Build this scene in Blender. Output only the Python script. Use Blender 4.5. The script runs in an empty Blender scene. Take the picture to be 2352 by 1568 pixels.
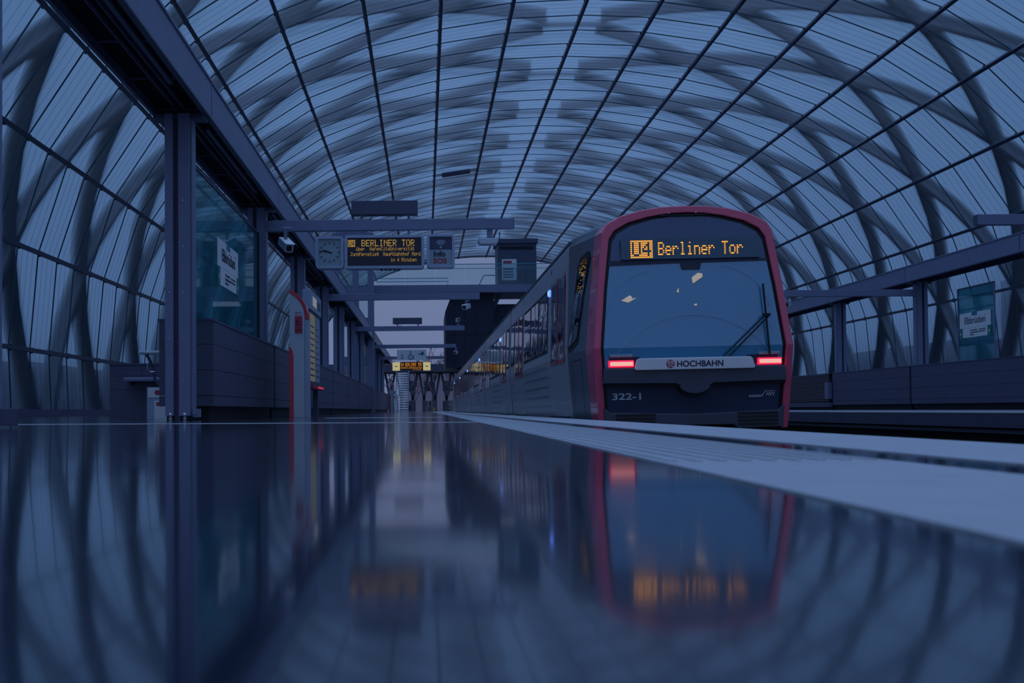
import bpy, math, random
from mathutils import Vector, Matrix
random.seed(4)
S = bpy.context.scene
COL = S.collection
# ------------------------------------------------------------------ world scale of the hall
BAY = 6.55            # column spacing and roof module
XC = 6.69             # centre line of the hall
YEND = 108.0          # end of the vault
YBEG = -12.0

# ------------------------------------------------------------------ mesh builder
class MB:
    def __init__(s): s.v = []; s.f = []
    def box(s, x0, x1, y0, y1, z0, z1):
        n = len(s.v)
        s.v += [(x0,y0,z0),(x1,y0,z0),(x1,y1,z0),(x0,y1,z0),(x0,y0,z1),(x1,y0,z1),(x1,y1,z1),(x0,y1,z1)]
        s.f += [(n,n+3,n+2,n+1),(n+4,n+5,n+6,n+7),(n,n+1,n+5,n+4),(n+1,n+2,n+6,n+5),(n+2,n+3,n+7,n+6),(n+3,n,n+4,n+7)]
        return s
    def hexa(s, p):                       # 8 points, box order
        n = len(s.v); s.v += [tuple(q) for q in p]
        s.f += [(n,n+3,n+2,n+1),(n+4,n+5,n+6,n+7),(n,n+1,n+5,n+4),(n+1,n+2,n+6,n+5),(n+2,n+3,n+7,n+6),(n+3,n,n+4,n+7)]
        return s
    def prism(s, pts, axis, a, b):        # polygon extruded along an axis; pts are the two other coordinates
        n = len(s.v); k = len(pts)
        def mk(p, t):
            return {'x': (t,p[0],p[1]), 'y': (p[0],t,p[1]), 'z': (p[0],p[1],t)}[axis]
        s.v += [mk(p,a) for p in pts] + [mk(p,b) for p in pts]
        s.f += [tuple(range(n,n+k)), tuple(range(n+2*k-1,n+k-1,-1))]
        s.f += [(n+i,n+k+i,n+k+(i+1)%k,n+(i+1)%k) for i in range(k)]
        return s
    def beam(s, p0, p1, w, h, up=(0,0,1)):
        p0=Vector(p0); p1=Vector(p1); d=(p1-p0).normalized(); u=Vector(up)
        r=d.cross(u).normalized(); u=r.cross(d).normalized()
        q=[]
        for p in (p0,p1): q.append([p-r*w/2-u*h/2, p+r*w/2-u*h/2, p+r*w/2+u*h/2, p-r*w/2+u*h/2])
        a,b=q
        return s.hexa([a[0],a[1],b[1],b[0],a[3],a[2],b[2],b[3]])
    def tube(s, pts, r, n=10):
        pts=[Vector(p) for p in pts]; base=len(s.v)
        rs = r if isinstance(r,(list,tuple)) else [r]*len(pts)
        for i,p in enumerate(pts):
            d=(pts[min(i+1,len(pts)-1)]-pts[max(i-1,0)]).normalized()
            a=d.cross(Vector((0,0,1))) if abs(d.z)<.95 else d.cross(Vector((0,1,0)))
            a.normalize(); b=d.cross(a)
            for j in range(n):
                t=2*math.pi*j/n; s.v.append(tuple(p+(a*math.cos(t)+b*math.sin(t))*rs[i]))
        for i in range(len(pts)-1):
            for j in range(n):
                s.f.append((base+i*n+j, base+i*n+(j+1)%n, base+(i+1)*n+(j+1)%n, base+(i+1)*n+j))
        s.f.append(tuple(range(base+n-1,base-1,-1)))
        e=base+(len(pts)-1)*n; s.f.append(tuple(range(e,e+n)))
        return s
    def sweep(s, pts, nrm, w, d0, d1):     # rectangular section w wide, from d0 to d1 along the normals
        base=len(s.v); pts=[Vector(p) for p in pts]; nrm=[Vector(q) for q in nrm]
        for i,p in enumerate(pts):
            d=(pts[min(i+1,len(pts)-1)]-pts[max(i-1,0)]).normalized()
            r=d.cross(nrm[i]).normalized()
            for a,b in ((-1,d0),(1,d0),(1,d1),(-1,d1)): s.v.append(tuple(p+r*a*w/2+nrm[i]*b))
        for i in range(len(pts)-1):
            for j in range(4):
                s.f.append((base+i*4+j, base+i*4+(j+1)%4, base+(i+1)*4+(j+1)%4, base+(i+1)*4+j))
        s.f.append((base,base+3,base+2,base+1)); e=base+(len(pts)-1)*4; s.f.append((e,e+1,e+2,e+3))
        return s
    def ball(s, c, r, n=10, m=6):
        base=len(s.v)
        for i in range(m+1):
            t=math.pi*i/m
            for j in range(n):
                p=2*math.pi*j/n; s.v.append((c[0]+r*math.sin(t)*math.cos(p), c[1]+r*math.sin(t)*math.sin(p), c[2]+r*math.cos(t)))
        for i in range(m):
            for j in range(n): s.f.append((base+i*n+j, base+(i+1)*n+j, base+(i+1)*n+(j+1)%n, base+i*n+(j+1)%n))
        return s
    def poly(s, pts):
        n=len(s.v); s.v += [tuple(p) for p in pts]; s.f.append(tuple(range(n,n+len(pts)))); return s
    def loft(s, loops, cap0=False, cap1=False, closed=True):
        n=len(s.v); k=len(loops[0])
        for L in loops: s.v += [tuple(p) for p in L]
        for i in range(len(loops)-1):
            for j in range(k if closed else k-1):
                s.f.append((n+i*k+j, n+i*k+(j+1)%k, n+(i+1)*k+(j+1)%k, n+(i+1)*k+j))
        if cap0: s.f.append(tuple(range(n+k-1,n-1,-1)))
        if cap1: s.f.append(tuple(range(n+(len(loops)-1)*k, n+len(loops)*k)))
        return s
    def build(s, name, mat, parent=None, bevel=0, smooth=False, loc=None):
        me=bpy.data.meshes.new(name); me.from_pydata(s.v,[],s.f); me.update()
        import bmesh
        b=bmesh.new(); b.from_mesh(me); bmesh.ops.recalc_face_normals(b, faces=b.faces); b.to_mesh(me); b.free()
        me.materials.append(mat)
        o=bpy.data.objects.new(name, me); COL.objects.link(o)
        if parent: o.parent=parent
        if loc: o.location=loc
        if smooth:
            for p in me.polygons: p.use_smooth=True
        if bevel:
            m=o.modifiers.new('bevel','BEVEL'); m.width=bevel; m.segments=2; m.limit_method='ANGLE'; m.angle_limit=.6
        return o

def tag(o, label=None, cat=None, group=None, kind=None):
    if label: o['label']=label
    if cat: o['category']=cat
    if group: o['group']=group
    if kind: o['kind']=kind
    return o
def empty(name, loc, label, cat, group=None, rot=(0,0,0)):
    o=bpy.data.objects.new(name,None); COL.objects.link(o); o.location=loc; o.rotation_euler=rot
    o.empty_display_size=.2
    return tag(o,label,cat,group)
def copy_tree(o, parent=None):
    c=o.copy(); COL.objects.link(c)
    if parent: c.parent=parent
    for ch in list(o.children): copy_tree(ch, c)
    return c
ORD=['nearest','second','third','fourth','fifth','sixth','seventh','eighth','ninth','tenth','eleventh','twelfth','thirteenth','fourteenth','fifteenth']
def nth(i): return 'nearest to the camera' if i==0 else ORD[i]+' from the camera'

# ------------------------------------------------------------------ materials
def srgb(r,g,b):
    f=lambda c:(c/255/12.92) if c/255<=.04045 else ((c/255+.055)/1.055)**2.4
    return (f(r),f(g),f(b),1)
def mat(name, col, rough=.5, metal=0, spec=.5, noise=.12, nscale=3.0, coat=0, bump=0, bscale=40, stretch=(1,1,1), ior=1.5):
    m=bpy.data.materials.new(name); m.use_nodes=True; nt=m.node_tree; b=nt.nodes['Principled BSDF']
    b.inputs['Roughness'].default_value=rough; b.inputs['Metallic'].default_value=metal
    b.inputs['Specular IOR Level'].default_value=spec; b.inputs['Coat Weight'].default_value=coat; b.inputs['IOR'].default_value=ior
    tc=nt.nodes.new('ShaderNodeTexCoord'); mp=nt.nodes.new('ShaderNodeMapping'); mp.inputs['Scale'].default_value=stretch
    nt.links.new(tc.outputs['Object'],mp.inputs['Vector'])
    nz=nt.nodes.new('ShaderNodeTexNoise'); nz.inputs['Scale'].default_value=nscale; nz.inputs['Detail'].default_value=4
    nt.links.new(mp.outputs[0],nz.inputs['Vector'])
    rp=nt.nodes.new('ShaderNodeValToRGB')
    c=Vector(col[:3]); rp.color_ramp.elements[0].position=.3; rp.color_ramp.elements[1].position=.7
    rp.color_ramp.elements[0].color=(*(c*(1-noise)),1); rp.color_ramp.elements[1].color=(*(c*(1+noise)),1)
    nt.links.new(nz.outputs['Fac'],rp.inputs[0]); nt.links.new(rp.outputs[0],b.inputs['Base Color'])
    if bump:
        n2=nt.nodes.new('ShaderNodeTexNoise'); n2.inputs['Scale'].default_value=bscale; nt.links.new(mp.outputs[0],n2.inputs['Vector'])
        bp=nt.nodes.new('ShaderNodeBump'); bp.inputs['Strength'].default_value=bump; bp.inputs['Distance'].default_value=.01
        nt.links.new(n2.outputs['Fac'],bp.inputs['Height']); nt.links.new(bp.outputs[0],b.inputs['Normal'])
    return m
def emit(name, col, strength):
    m=bpy.data.materials.new(name); m.use_nodes=True; nt=m.node_tree; b=nt.nodes['Principled BSDF']
    b.inputs['Base Color'].default_value=(col[0]*.3,col[1]*.3,col[2]*.3,1); b.inputs['Emission Color'].default_value=(*col[:3],1)
    b.inputs['Emission Strength'].default_value=strength
    return m
def glass(name, tint, gloss=.12, milky=.1, milkcol=(.5,.65,.8,1), rough=.05, reeded=0):
    """a pane: tinted see-through, a milky printed share and a mirror share"""
    m=bpy.data.materials.new(name); m.use_nodes=True; nt=m.node_tree; nt.nodes.clear()
    out=nt.nodes.new('ShaderNodeOutputMaterial')
    tr=nt.nodes.new('ShaderNodeBsdfTransparent'); tr.inputs[0].default_value=tint
    tl=nt.nodes.new('ShaderNodeBsdfTranslucent'); tl.inputs[0].default_value=milkcol
    gl=nt.nodes.new('ShaderNodeBsdfGlossy'); gl.inputs['Roughness'].default_value=rough
    m1=nt.nodes.new('ShaderNodeMixShader'); m1.inputs[0].default_value=milky
    src=tr
    if reeded:
        rf=nt.nodes.new('ShaderNodeBsdfRefraction'); rf.inputs['Color'].default_value=tint; rf.inputs['IOR'].default_value=1.065; rf.inputs['Roughness'].default_value=.85
        src=nt.nodes.new('ShaderNodeMixShader'); src.inputs[0].default_value=reeded
        nt.links.new(tr.outputs[0],src.inputs[1]); nt.links.new(rf.outputs[0],src.inputs[2])
    nt.links.new(src.outputs[0],m1.inputs[1]); nt.links.new(tl.outputs[0],m1.inputs[2])
    m2=nt.nodes.new('ShaderNodeMixShader'); lw=nt.nodes.new('ShaderNodeLayerWeight'); lw.inputs[0].default_value=.25
    mu=nt.nodes.new('ShaderNodeMath'); mu.operation='MULTIPLY_ADD'; mu.inputs[1].default_value=gloss; mu.inputs[2].default_value=gloss*.3; mu.use_clamp=True
    nt.links.new(lw.outputs['Fresnel'],mu.inputs[0]); nt.links.new(mu.outputs[0],m2.inputs[0])
    nt.links.new(m1.outputs[0],m2.inputs[1]); nt.links.new(gl.outputs[0],m2.inputs[2]); nt.links.new(m2.outputs[0],out.inputs[0])
    return m

M={}
M['steel']=mat('grey_coated_steel',(.20,.22,.33,1),rough=.42,spec=.4,noise=.05)
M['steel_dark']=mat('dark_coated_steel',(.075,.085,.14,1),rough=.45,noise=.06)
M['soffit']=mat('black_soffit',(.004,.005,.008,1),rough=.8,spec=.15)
M['soffit_rail']=mat('soffit_rail',(.09,.10,.17,1),rough=.5)
M['purlin']=mat('purlin_paint',(.045,.06,.10,1),rough=.45,noise=.08)
M['grid']=mat('roof_girder_paint',(.06,.075,.10,1),rough=.6,noise=.25,nscale=1.5)
M['gasket']=mat('glazing_gasket',(.012,.06,.085,1),rough=.6)
M['panel']=mat('fibre_cement_panel',(.085,.09,.145,1),rough=.5,noise=.10,nscale=5)
M['panel_brown']=mat('brown_slats',(.13,.10,.12,1),rough=.55,noise=.2,nscale=6,stretch=(1,8,1))
M['black']=mat('black_rubber',(.006,.007,.010,1),rough=.6)
M['white']=mat('white_sheet',(.82,.82,.82,1),rough=.4,noise=.03)
M['lightgrey']=mat('light_grey_housing',(.52,.58,.64,1),rough=.35,noise=.04)
M['housing']=mat('display_housing',(.36,.44,.58,1),rough=.3,noise=.04)
M['screen']=mat('display_screen',(.018,.022,.04,1),rough=.25)
M['clock']=mat('clock_face',(.28,.40,.44,1),rough=.3,noise=.03)
M['ink']=mat('dark_print',(.02,.025,.06,1),rough=.5)
M['infoblue']=mat('info_header',(.05,.065,.13,1),rough=.35)
M['red']=mat('red_paint',(.62,.035,.06,1),rough=.28,spec=.5,coat=.4,noise=.03)
M['red_train']=mat('train_red',(.72,.09,.17,1),rough=.22,spec=.5,coat=.6,noise=.03)
M['redprint']=mat('red_print',(.45,.04,.08,1),rough=.5)
M['green']=mat('green_sign',(.02,.22,.16,1),rough=.4)
M['teal']=mat('teal_print',(.03,.25,.33,1),rough=.4)
M['chrome']=mat('bare_metal',(.55,.56,.6,1),rough=.25,metal=1)
M['train']=mat('brushed_train_steel',(.42,.44,.48,1),rough=.3,metal=.4,noise=.06,nscale=2,bump=.05,bscale=30,stretch=(1,.15,6))
M['train_cab']=mat('train_cab_grey',(.13,.15,.19,1),rough=.35,metal=.35,noise=.04)
M['train_front']=mat('train_front_navy',(.035,.05,.10,1),rough=.16,spec=.6,coat=.3,noise=.1,nscale=2)
M['train_trim']=mat('train_front_trim',(.05,.065,.10,1),rough=.35)
M['groove']=mat('raised_rib',(.38,.40,.45,1),rough=.3,metal=.8)
M['gravel']=mat('track_ballast',(.02,.02,.024,1),rough=.9,noise=.4,nscale=20,bump=.6,bscale=30)
M['rail']=mat('rail_steel',(.10,.09,.09,1),rough=.4,metal=.8)
M['concrete']=mat('platform_edge_concrete',(.055,.06,.10,1),rough=.7,noise=.1)
M['ledge']=mat('pale_ledge',(.12,.13,.17,1),rough=.7,noise=.1)
M['ground']=mat('outside_ground',(.05,.055,.06,1),rough=.9,noise=.3,nscale=.3)
M['bark']=mat('bare_bark',(.06,.05,.07,1),rough=.9,noise=.2)
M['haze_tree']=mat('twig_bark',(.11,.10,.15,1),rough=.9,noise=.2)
M['build_a']=mat('pale_facade',(.24,.26,.32,1),rough=.8,noise=.06,nscale=.5)
M['build_b']=mat('dark_facade',(.09,.10,.15,1),rough=.8,noise=.08,nscale=.5)
M['stair']=mat('stair_steel',(.10,.11,.15,1),rough=.5)
M['navy']=mat('navy_cladding',(.018,.02,.045,1),rough=.5,noise=.2,nscale=.8)
M['yellow']=mat('yellow_plate',(.55,.42,.08,1),rough=.5)

def mirror_glass(name, col, rough, refl, bump=0):
    m=bpy.data.materials.new(name); m.use_nodes=True; nt=m.node_tree; b=nt.nodes['Principled BSDF']
    b.inputs['Base Color'].default_value=col; b.inputs['Roughness'].default_value=rough; b.inputs['IOR'].default_value=refl
    if bump:
        tc=nt.nodes.new('ShaderNodeTexCoord'); n2=nt.nodes.new('ShaderNodeTexNoise'); n2.inputs['Scale'].default_value=2.2
        nt.links.new(tc.outputs['Object'],n2.inputs['Vector'])
        bp=nt.nodes.new('ShaderNodeBump'); bp.inputs['Strength'].default_value=bump; bp.inputs['Distance'].default_value=.02
        nt.links.new(n2.outputs['Fac'],bp.inputs['Height']); nt.links.new(bp.outputs[0],b.inputs['Normal'])
    return m
M['side_glass']=mirror_glass('train_side_glass',(.008,.012,.025,1),.03,2.6,.25)
M['windshield']=mirror_glass('windshield_glass',(.06,.29,.48,1),.06,2.0,.03)
M['dark_glass']=mirror_glass('windshield_band',(.03,.09,.20,1),.08,1.7)
M['display_panel']=mirror_glass('destination_panel',(.06,.14,.20,1),.12,1.5)
M['roof_glass']=glass('reeded_roof_glass',(.44,.71,.86,1),gloss=.08,milky=.03,milkcol=(.36,.60,.80,1),rough=.12,reeded=.6)
M['screen_glass']=glass('teal_screen_glass',(.34,.70,.74,1),gloss=.45,milky=.22,milkcol=(.15,.50,.58,1),rough=.03)
M['rail_glass']=glass('balustrade_glass',(.88,.97,.97,1),gloss=.2,milky=.06,milkcol=(.5,.75,.75,1),rough=.05)
M['led']=emit('amber_led',(.52,.31,.06),1.0)
M['led_far']=emit('amber_led_far',(.62,.23,.01),.9)
M['led_train']=emit('amber_led_train',(.74,.31,.045),1.45)
M['tail_core']=emit('tail_lamp_core',(.85,.45,.36),1.0)
M['tail_glow']=emit('tail_lamp_rim',(1.0,.02,.09),1.0)
M['bluelamp']=emit('blue_door_lamp',(.08,.20,1.0),2.4)
M['bluecore']=emit('blue_lamp_core',(.5,.65,1.0),1.4)
M['poster_lit']=emit('backlit_poster',(.55,.50,.32),.13)
M['redtube']=emit('red_strip_lamp',(1.0,.06,.12),.55)
M['yellow_lit']=emit('lit_yellow_panel',(.75,.68,.33),.55)
M['lamp_glow']=emit('windshield_lamp_glow',(.30,.27,.24),1.0)  # glow of the lamplight patches painted on the windshield
M['white_lit']=emit('lit_header',(.6,.6,.62),.28)
M['headlamp']=mat('unlit_headlamp',(.30,.36,.42,1),rough=.2)

# polished floor: dark stone with grout joints, ripples
def floor_mat():
    m=bpy.data.materials.new('polished_dark_stone'); m.use_nodes=True; nt=m.node_tree; b=nt.nodes['Principled BSDF']
    tc=nt.nodes.new('ShaderNodeTexCoord')
    nz=nt.nodes.new('ShaderNodeTexNoise'); nz.inputs['Scale'].default_value=1.2; nz.inputs['Detail'].default_value=6
    nt.links.new(tc.outputs['Object'],nz.inputs['Vector'])
    rp=nt.nodes.new('ShaderNodeValToRGB'); rp.color_ramp.elements[0].color=(.011,.015,.030,1); rp.color_ramp.elements[1].color=(.018,.024,.045,1)
    nt.links.new(nz.outputs['Fac'],rp.inputs[0]); nt.links.new(rp.outputs[0],b.inputs['Base Color'])
    r2=nt.nodes.new('ShaderNodeMapRange'); r2.inputs[3].default_value=.095; r2.inputs[4].default_value=.135
    nt.links.new(nz.outputs['Fac'],r2.inputs[0]); nt.links.new(r2.outputs[0],b.inputs['Roughness'])
    b.inputs['IOR'].default_value=1.9; b.inputs['Coat Weight'].default_value=.6; b.inputs['Coat Roughness'].default_value=.06
    w=nt.nodes.new('ShaderNodeTexNoise'); w.inputs['Scale'].default_value=5.0; w.inputs['Detail'].default_value=2
    nt.links.new(tc.outputs['Object'],w.inputs['Vector'])
    bp=nt.nodes.new('ShaderNodeBump'); bp.inputs['Strength'].default_value=.02; bp.inputs['Distance'].default_value=.01
    nt.links.new(w.outputs['Fac'],bp.inputs['Height']); nt.links.new(bp.outputs[0],b.inputs['Normal']); nt.links.new(bp.outputs[0],b.inputs['Coat Normal'])
    return m
M['floor']=floor_mat()
M['stripe']=mat('white_floor_marking',(.42,.44,.47,1),rough=.42,spec=.5,noise=.06,nscale=6,bump=.3,bscale=60)

# ------------------------------------------------------------------ text
def text_mesh(txt, size, m, parent, name, origin, xdir, zdir, align='LEFT', sx=1.0, depth=.004, bold=0.0, label=None):
    cu=bpy.data.curves.new('lettering','FONT'); cu.body=txt; cu.size=size; cu.align_x=align; cu.extrude=depth/2; cu.offset=bold*size
    o=bpy.data.objects.new('lettering',cu); COL.objects.link(o)
    dg=bpy.context.evaluated_depsgraph_get(); me=bpy.data.meshes.new_from_object(o.evaluated_get(dg))
    bpy.data.objects.remove(o); bpy.data.curves.remove(cu)
    xd=Vector(xdir).normalized(); zd=Vector(zdir).normalized(); nd=xd.cross(zd); og=Vector(origin)
    for v in me.vertices: v.co = og + xd*v.co.x*sx + zd*v.co.y + nd*v.co.z
    me.materials.clear(); me.materials.append(m)
    ob=bpy.data.objects.new(name,me); COL.objects.link(ob); ob.parent=parent
    if label: ob['label']=label
    return ob
G={
'B':"11110 10001 10001 11110 10001 10001 11110",'E':"11111 10000 10000 11110 10000 10000 11111",'R':"11110 10001 10001 11110 10100 10010 10001",
'L':"10000 10000 10000 10000 10000 10000 11111",'I':"01110 00100 00100 00100 00100 00100 01110",'N':"10001 11001 10101 10011 10001 10001 10001",
'T':"11111 00100 00100 00100 00100 00100 00100",'O':"01110 10001 10001 10001 10001 10001 01110",'U':"10001 10001 10001 10001 10001 10001 01110",
'H':"10001 10001 10001 11111 10001 10001 10001",'C':"01110 10001 10000 10000 10000 10001 01110",'J':"00111 00010 00010 00010 00010 10010 01100",
'M':"10001 11011 10101 10101 10001 10001 10001",'4':"00010 00110 01010 10010 11111 00010 00010",' ':"00000 00000 00000 00000 00000 00000 00000",
'a':"00000 00000 01110 00001 01111 10001 01111",'b':"10000 10000 11110 10001 10001 10001 11110",'d':"00001 00001 01111 10001 10001 10001 01111",
'e':"00000 00000 01110 10001 11111 10000 01110",'f':"00110 01001 01000 11100 01000 01000 01000",'g':"00000 01111 10001 10001 01111 00001 01110",
'h':"10000 10000 11110 10001 10001 10001 10001",'i':"00100 00000 01100 00100 00100 00100 01110",'l':"01100 00100 00100 00100 00100 00100 01110",
'n':"00000 00000 11110 10001 10001 10001 10001",'o':"00000 00000 01110 10001 10001 10001 01110",'p':"00000 11110 10001 10001 11110 10000 10000",
'r':"00000 00000 10110 11001 10000 10000 10000",'s':"00000 00000 01111 10000 01110 00001 11110",'t':"01000 01000 11100 01000 01000 01001 00110",
'u':"00000 00000 10001 10001 10001 10001 01111",'v':"00000 00000 10001 10001 10001 01010 00100",'y':"00000 10001 10001 10001 01111 00001 01110",
'\u00fc':"01010 00000 10001 10001 10001 10001 01111",'\u00e4':"01010 00000 01110 00001 01111 10001 01111",
}
def led(mb, txt, x0, x1, z0, z1, y, inverse=False, fx=.86, fz=.62):
    n=len(txt)*6-1; off=1 if inverse else 0
    cols=n+2*off; rows=7+2*off; cw=(x1-x0)/cols; rh=(z1-z0)/rows
    for c in range(cols):
        for r in range(rows):
            cc=c-off; rr=r-off; on=False
            if 0<=cc<n and 0<=rr<7 and cc%6<5: on = G[txt[cc//6]].split()[rr][cc%6]=='1'
            if inverse: on=not on
            if on:
                a=x0+c*cw; b=z1-(r+1)*rh
                mb.poly([(a,y,b),(a+cw*fx,y,b),(a+cw*fx,y,b+rh*fz),(a,y,b+rh*fz)])

# ------------------------------------------------------------------ camera
cam=bpy.data.cameras.new('camera'); co=bpy.data.objects.new('camera',cam); COL.objects.link(co); S.camera=co
cam.sensor_width=36; cam.lens=35; cam.shift_x=.0846; cam.shift_y=.0478
cam.clip_start=.05; cam.clip_end=1500
PITCH=.020; ROLL=.008
R=Matrix.Rotation(math.pi/2+PITCH,4,'X') @ Matrix.Rotation(-ROLL,4,'Z')
co.matrix_world=Matrix.Translation((0,0,.11)) @ R
cam.dof.use_dof=True; cam.dof.focus_distance=12.5; cam.dof.aperture_fstop=4.4

# ------------------------------------------------------------------ world: overcast dusk sky
w=bpy.data.worlds.new('dusk_sky'); S.world=w; w.use_nodes=True; nt=w.node_tree; nt.nodes.clear()
out=nt.nodes.new('ShaderNodeOutputWorld'); bg=nt.nodes.new('ShaderNodeBackground'); tc=nt.nodes.new('ShaderNodeTexCoord')
sp=nt.nodes.new('ShaderNodeSeparateXYZ'); rp=nt.nodes.new('ShaderNodeValToRGB')
nt.links.new(tc.outputs['Generated'],sp.inputs[0]); nt.links.new(sp.outputs['Z'],rp.inputs[0])
e=rp.color_ramp.elements; e[0].position=0; e[0].color=(.145,.185,.335,1); e[1].position=.56; e[1].color=(.165,.215,.365,1)
x=e.new(.88); x.color=(1.22,1.25,1.98,1)
nt.links.new(rp.outputs[0],bg.inputs[0]); bg.inputs[1].default_value=1.0; nt.links.new(bg.outputs[0],out.inputs[0])

S.cycles.max_bounces=7; S.cycles.diffuse_bounces=3; S.cycles.glossy_bounces=4; S.cycles.transmission_bounces=5; S.cycles.transparent_max_bounces=12
S.view_settings.view_transform='Standard'; S.view_settings.look='None'; S.view_settings.exposure=0; S.view_settings.gamma=1

# ------------------------------------------------------------------ vault profile
U=.0212
PH=[(0,789),(142,783),(282,762),(422,729),(564,674),(680,600),(780,500),(860,380),(905,244),(918,96),(912,-50)]
def prof(p):                                  # p = -10..10, purlin index from the crown
    a=abs(p); i=min(int(a),9); t=a-i
    # catmull-rom for smoothness
    def P(j):
        if j<0: return (-PH[-j][0],PH[-j][1])
        return PH[min(j,10)]
    p0,p1,p2,p3=P(i-1),P(i),P(i+1),P(i+2)
    r=[.5*((2*p1[k])+(-p0[k]+p2[k])*t+(2*p0[k]-5*p1[k]+4*p2[k]-p3[k])*t*t+(-p0[k]+3*p1[k]-3*p2[k]+p3[k])*t**3) for k in (0,1)]
    s=1 if p>=0 else -1
    return Vector((XC+s*r[0]*U, 0, .11+r[1]*U))
def pnorm(p):
    d=prof(min(p+.05,10))-prof(max(p-.05,-10)); return Vector((-d.z,0,d.x)).normalized()

roof=empty('ceiling',(XC,0,0),None,None); roof['kind']='structure'
def rl(v): return (v[0]-XC,v[1],v[2])
mb=MB()
SH=[rl(prof(p/4)) for p in range(-40,41)]
mb.loft([[(q[0],yy,q[2]) for q in SH] for yy in (YBEG,YEND)],closed=False)
rg=mb.build('roof_glazing',M['roof_glass'],roof,smooth=True)
if rg.data.polygons[40].normal.z>0: rg.data.flip_normals()
JS=BAY/4; JY0=48.5%JS
for p in range(-9,10):
    a=prof(p); n=pnorm(p); d=Vector((n.z,0,-n.x))
    c=a-n*.10
    mb=MB(); c=Vector(rl(c))
    mb.sweep([c+Vector((0,YBEG,0)),c+Vector((0,YEND,0))],[n,n],.13,-.10,.06)
    mb.sweep([c+Vector((0,YBEG,0)),c+Vector((0,YEND,0))],[n,n],.06,.06,.10)
    y=YBEG+.3
    while y<YEND:                              # clamps under each joint and mid pane
        yy=JY0+round((y-JY0)/JS)*JS
        q=c+Vector((0,yy,0)); mb.sweep([q-d*.10,q+d*.10],[n,n],.03,0,.07)
        y+=JS
    mb.build('purlin',M['purlin'],roof)
j=0; y=JY0-8*JS
while y<YEND-.2:
    if y>YBEG:
        mb=MB(); pts=[]; ns=[]
        for p in range(-10,11): pts.append(Vector(rl(prof(p)))+Vector((0,y,0))); ns.append(pnorm(p))
        mb.sweep(pts,ns,.022,-.02,.02)
        mb.build('glazing_joint',M['gasket'],roof)
    y+=JS; j+=1
mb=MB()                                        # the fine lines between the joints: one part
y=JY0-8*JS
while y<YEND-.5:
    for k in (.25,.5,.75):
        yy=y+k*JS
        if YBEG<yy<YEND: mb.sweep([Vector(rl(prof(p)))+Vector((0,yy,0)) for p in range(-10,11)],[pnorm(p) for p in range(-10,11)],.003,-.003,.003)
    y+=JS
tag(mb.build('glass_print_line',M['gasket'],roof),kind='stuff')
# outside girders crossing as a lattice
NY0=50.9
for n in range(-12,13):
    for s in (-1,1):
      for half in (-1,1):
        pts=[];ns=[]
        q=-10.0 if half<0 else .4
        while q<=(10.001 if half>0 else -.35):
            y=NY0+n*BAY+s*q*BAY/4
            if YBEG+1<y<YEND-.3:
                nn=pnorm(q); pts.append(Vector(rl(prof(q)))+nn*.45+Vector((0,y,0))); ns.append(nn)
            q+=.48
        if len(pts)>3:
            mb=MB()
            mb.sweep(pts,ns,.27,.0,.06); mb.sweep(pts,ns,.08,.06,.48); mb.sweep(pts,ns,.32,.48,.54)
            mb.build('roof_girder',M['grid'],roof)
for n in range(-9,9):
    y=NY0+n*BAY
    if YBEG+1<y<YEND-1:
        mb=MB(); qs=[-.42,-.2,0,.2,.42]
        mb.sweep([Vector(rl(prof(q)))+pnorm(q)*.5+Vector((0,y,0)) for q in qs],[pnorm(q) for q in qs],.16,.0,.16)
        mb.build('crown_tie',M['grid'],roof)
# end arch rib
mb=MB(); mb.sweep([Vector(rl(prof(p/2)))+Vector((0,YEND,0)) for p in range(-20,21)],[pnorm(p/2) for p in range(-20,21)],.3,-.1,.7)
mb.build('end_rib',M['grid'],roof)

# ------------------------------------------------------------------ floor, tracks, right platform
XE=1.65; XER=2*XC-XE; YP1=84.0
def struct(mb,name,m,parent=None):
    o=mb.build(name,m,parent)
    if not parent: o['kind']='structure'
    return o
fl=struct(MB().box(-12.6,XE,-6,YP1,-.32,0),'floor',M['floor'])
MB().box(1.10,XE+.002,-6,YP1,-.12,.003).build('edge_marking',M['stripe'],fl)
mb=MB(); mb.box(.47,.93,-6,YP1,-.02,.003)
mb.build('guidance_strip',M['stripe'],fl)
mb=MB()
for k in range(9): mb.box(.49+k*.05,.505+k*.05,2.0,YP1,0,.006)
mb.build('guidance_rib',M['stripe'],fl)
# transverse strip towards the entrance
mb=MB(); mb.hexa([(-4.9,9.95,-.02),(.47,8.75,-.02),(.47,9.02,-.02),(-4.9,10.35,-.02),(-4.9,9.95,.003),(.47,8.75,.003),(.47,9.02,.003),(-4.9,10.35,.003)])
mb.build('guidance_strip',M['stripe'],fl)
mb=MB().box(-1.55,.25,15.2,15.9,-.02,.003); mb.build('guidance_strip',M['stripe'],fl)
struct(MB().box(-12.6,XE-.5,-6,YP1,-1.3,-.32),'wall_left',M['black'])
fr=struct(MB().box(XER,26.0,-6,YP1+10,-.34,0),'floor',M['concrete'])
MB().box(XER-.004,XER+.25,-6,YP1+10,-.035,.004).build('edge_marking',M['white'],fr)
struct(MB().box(XER+.35,26.0,-6,YP1+10,-1.3,-.34),'wall_right',M['black'])
MB().box(XER+.10,XER+.36,-6,YP1+10,-.46,-.38).build('cable_ledge',M['ledge'],fr)
struct(MB().box(XE-.5,XER+.35,-40,190,-1.35,-1.15),'floor',M['gravel'])
struct(MB().box(-400,400,-300,500,-1.6,-1.36),'floor',M['ground'])
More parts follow.
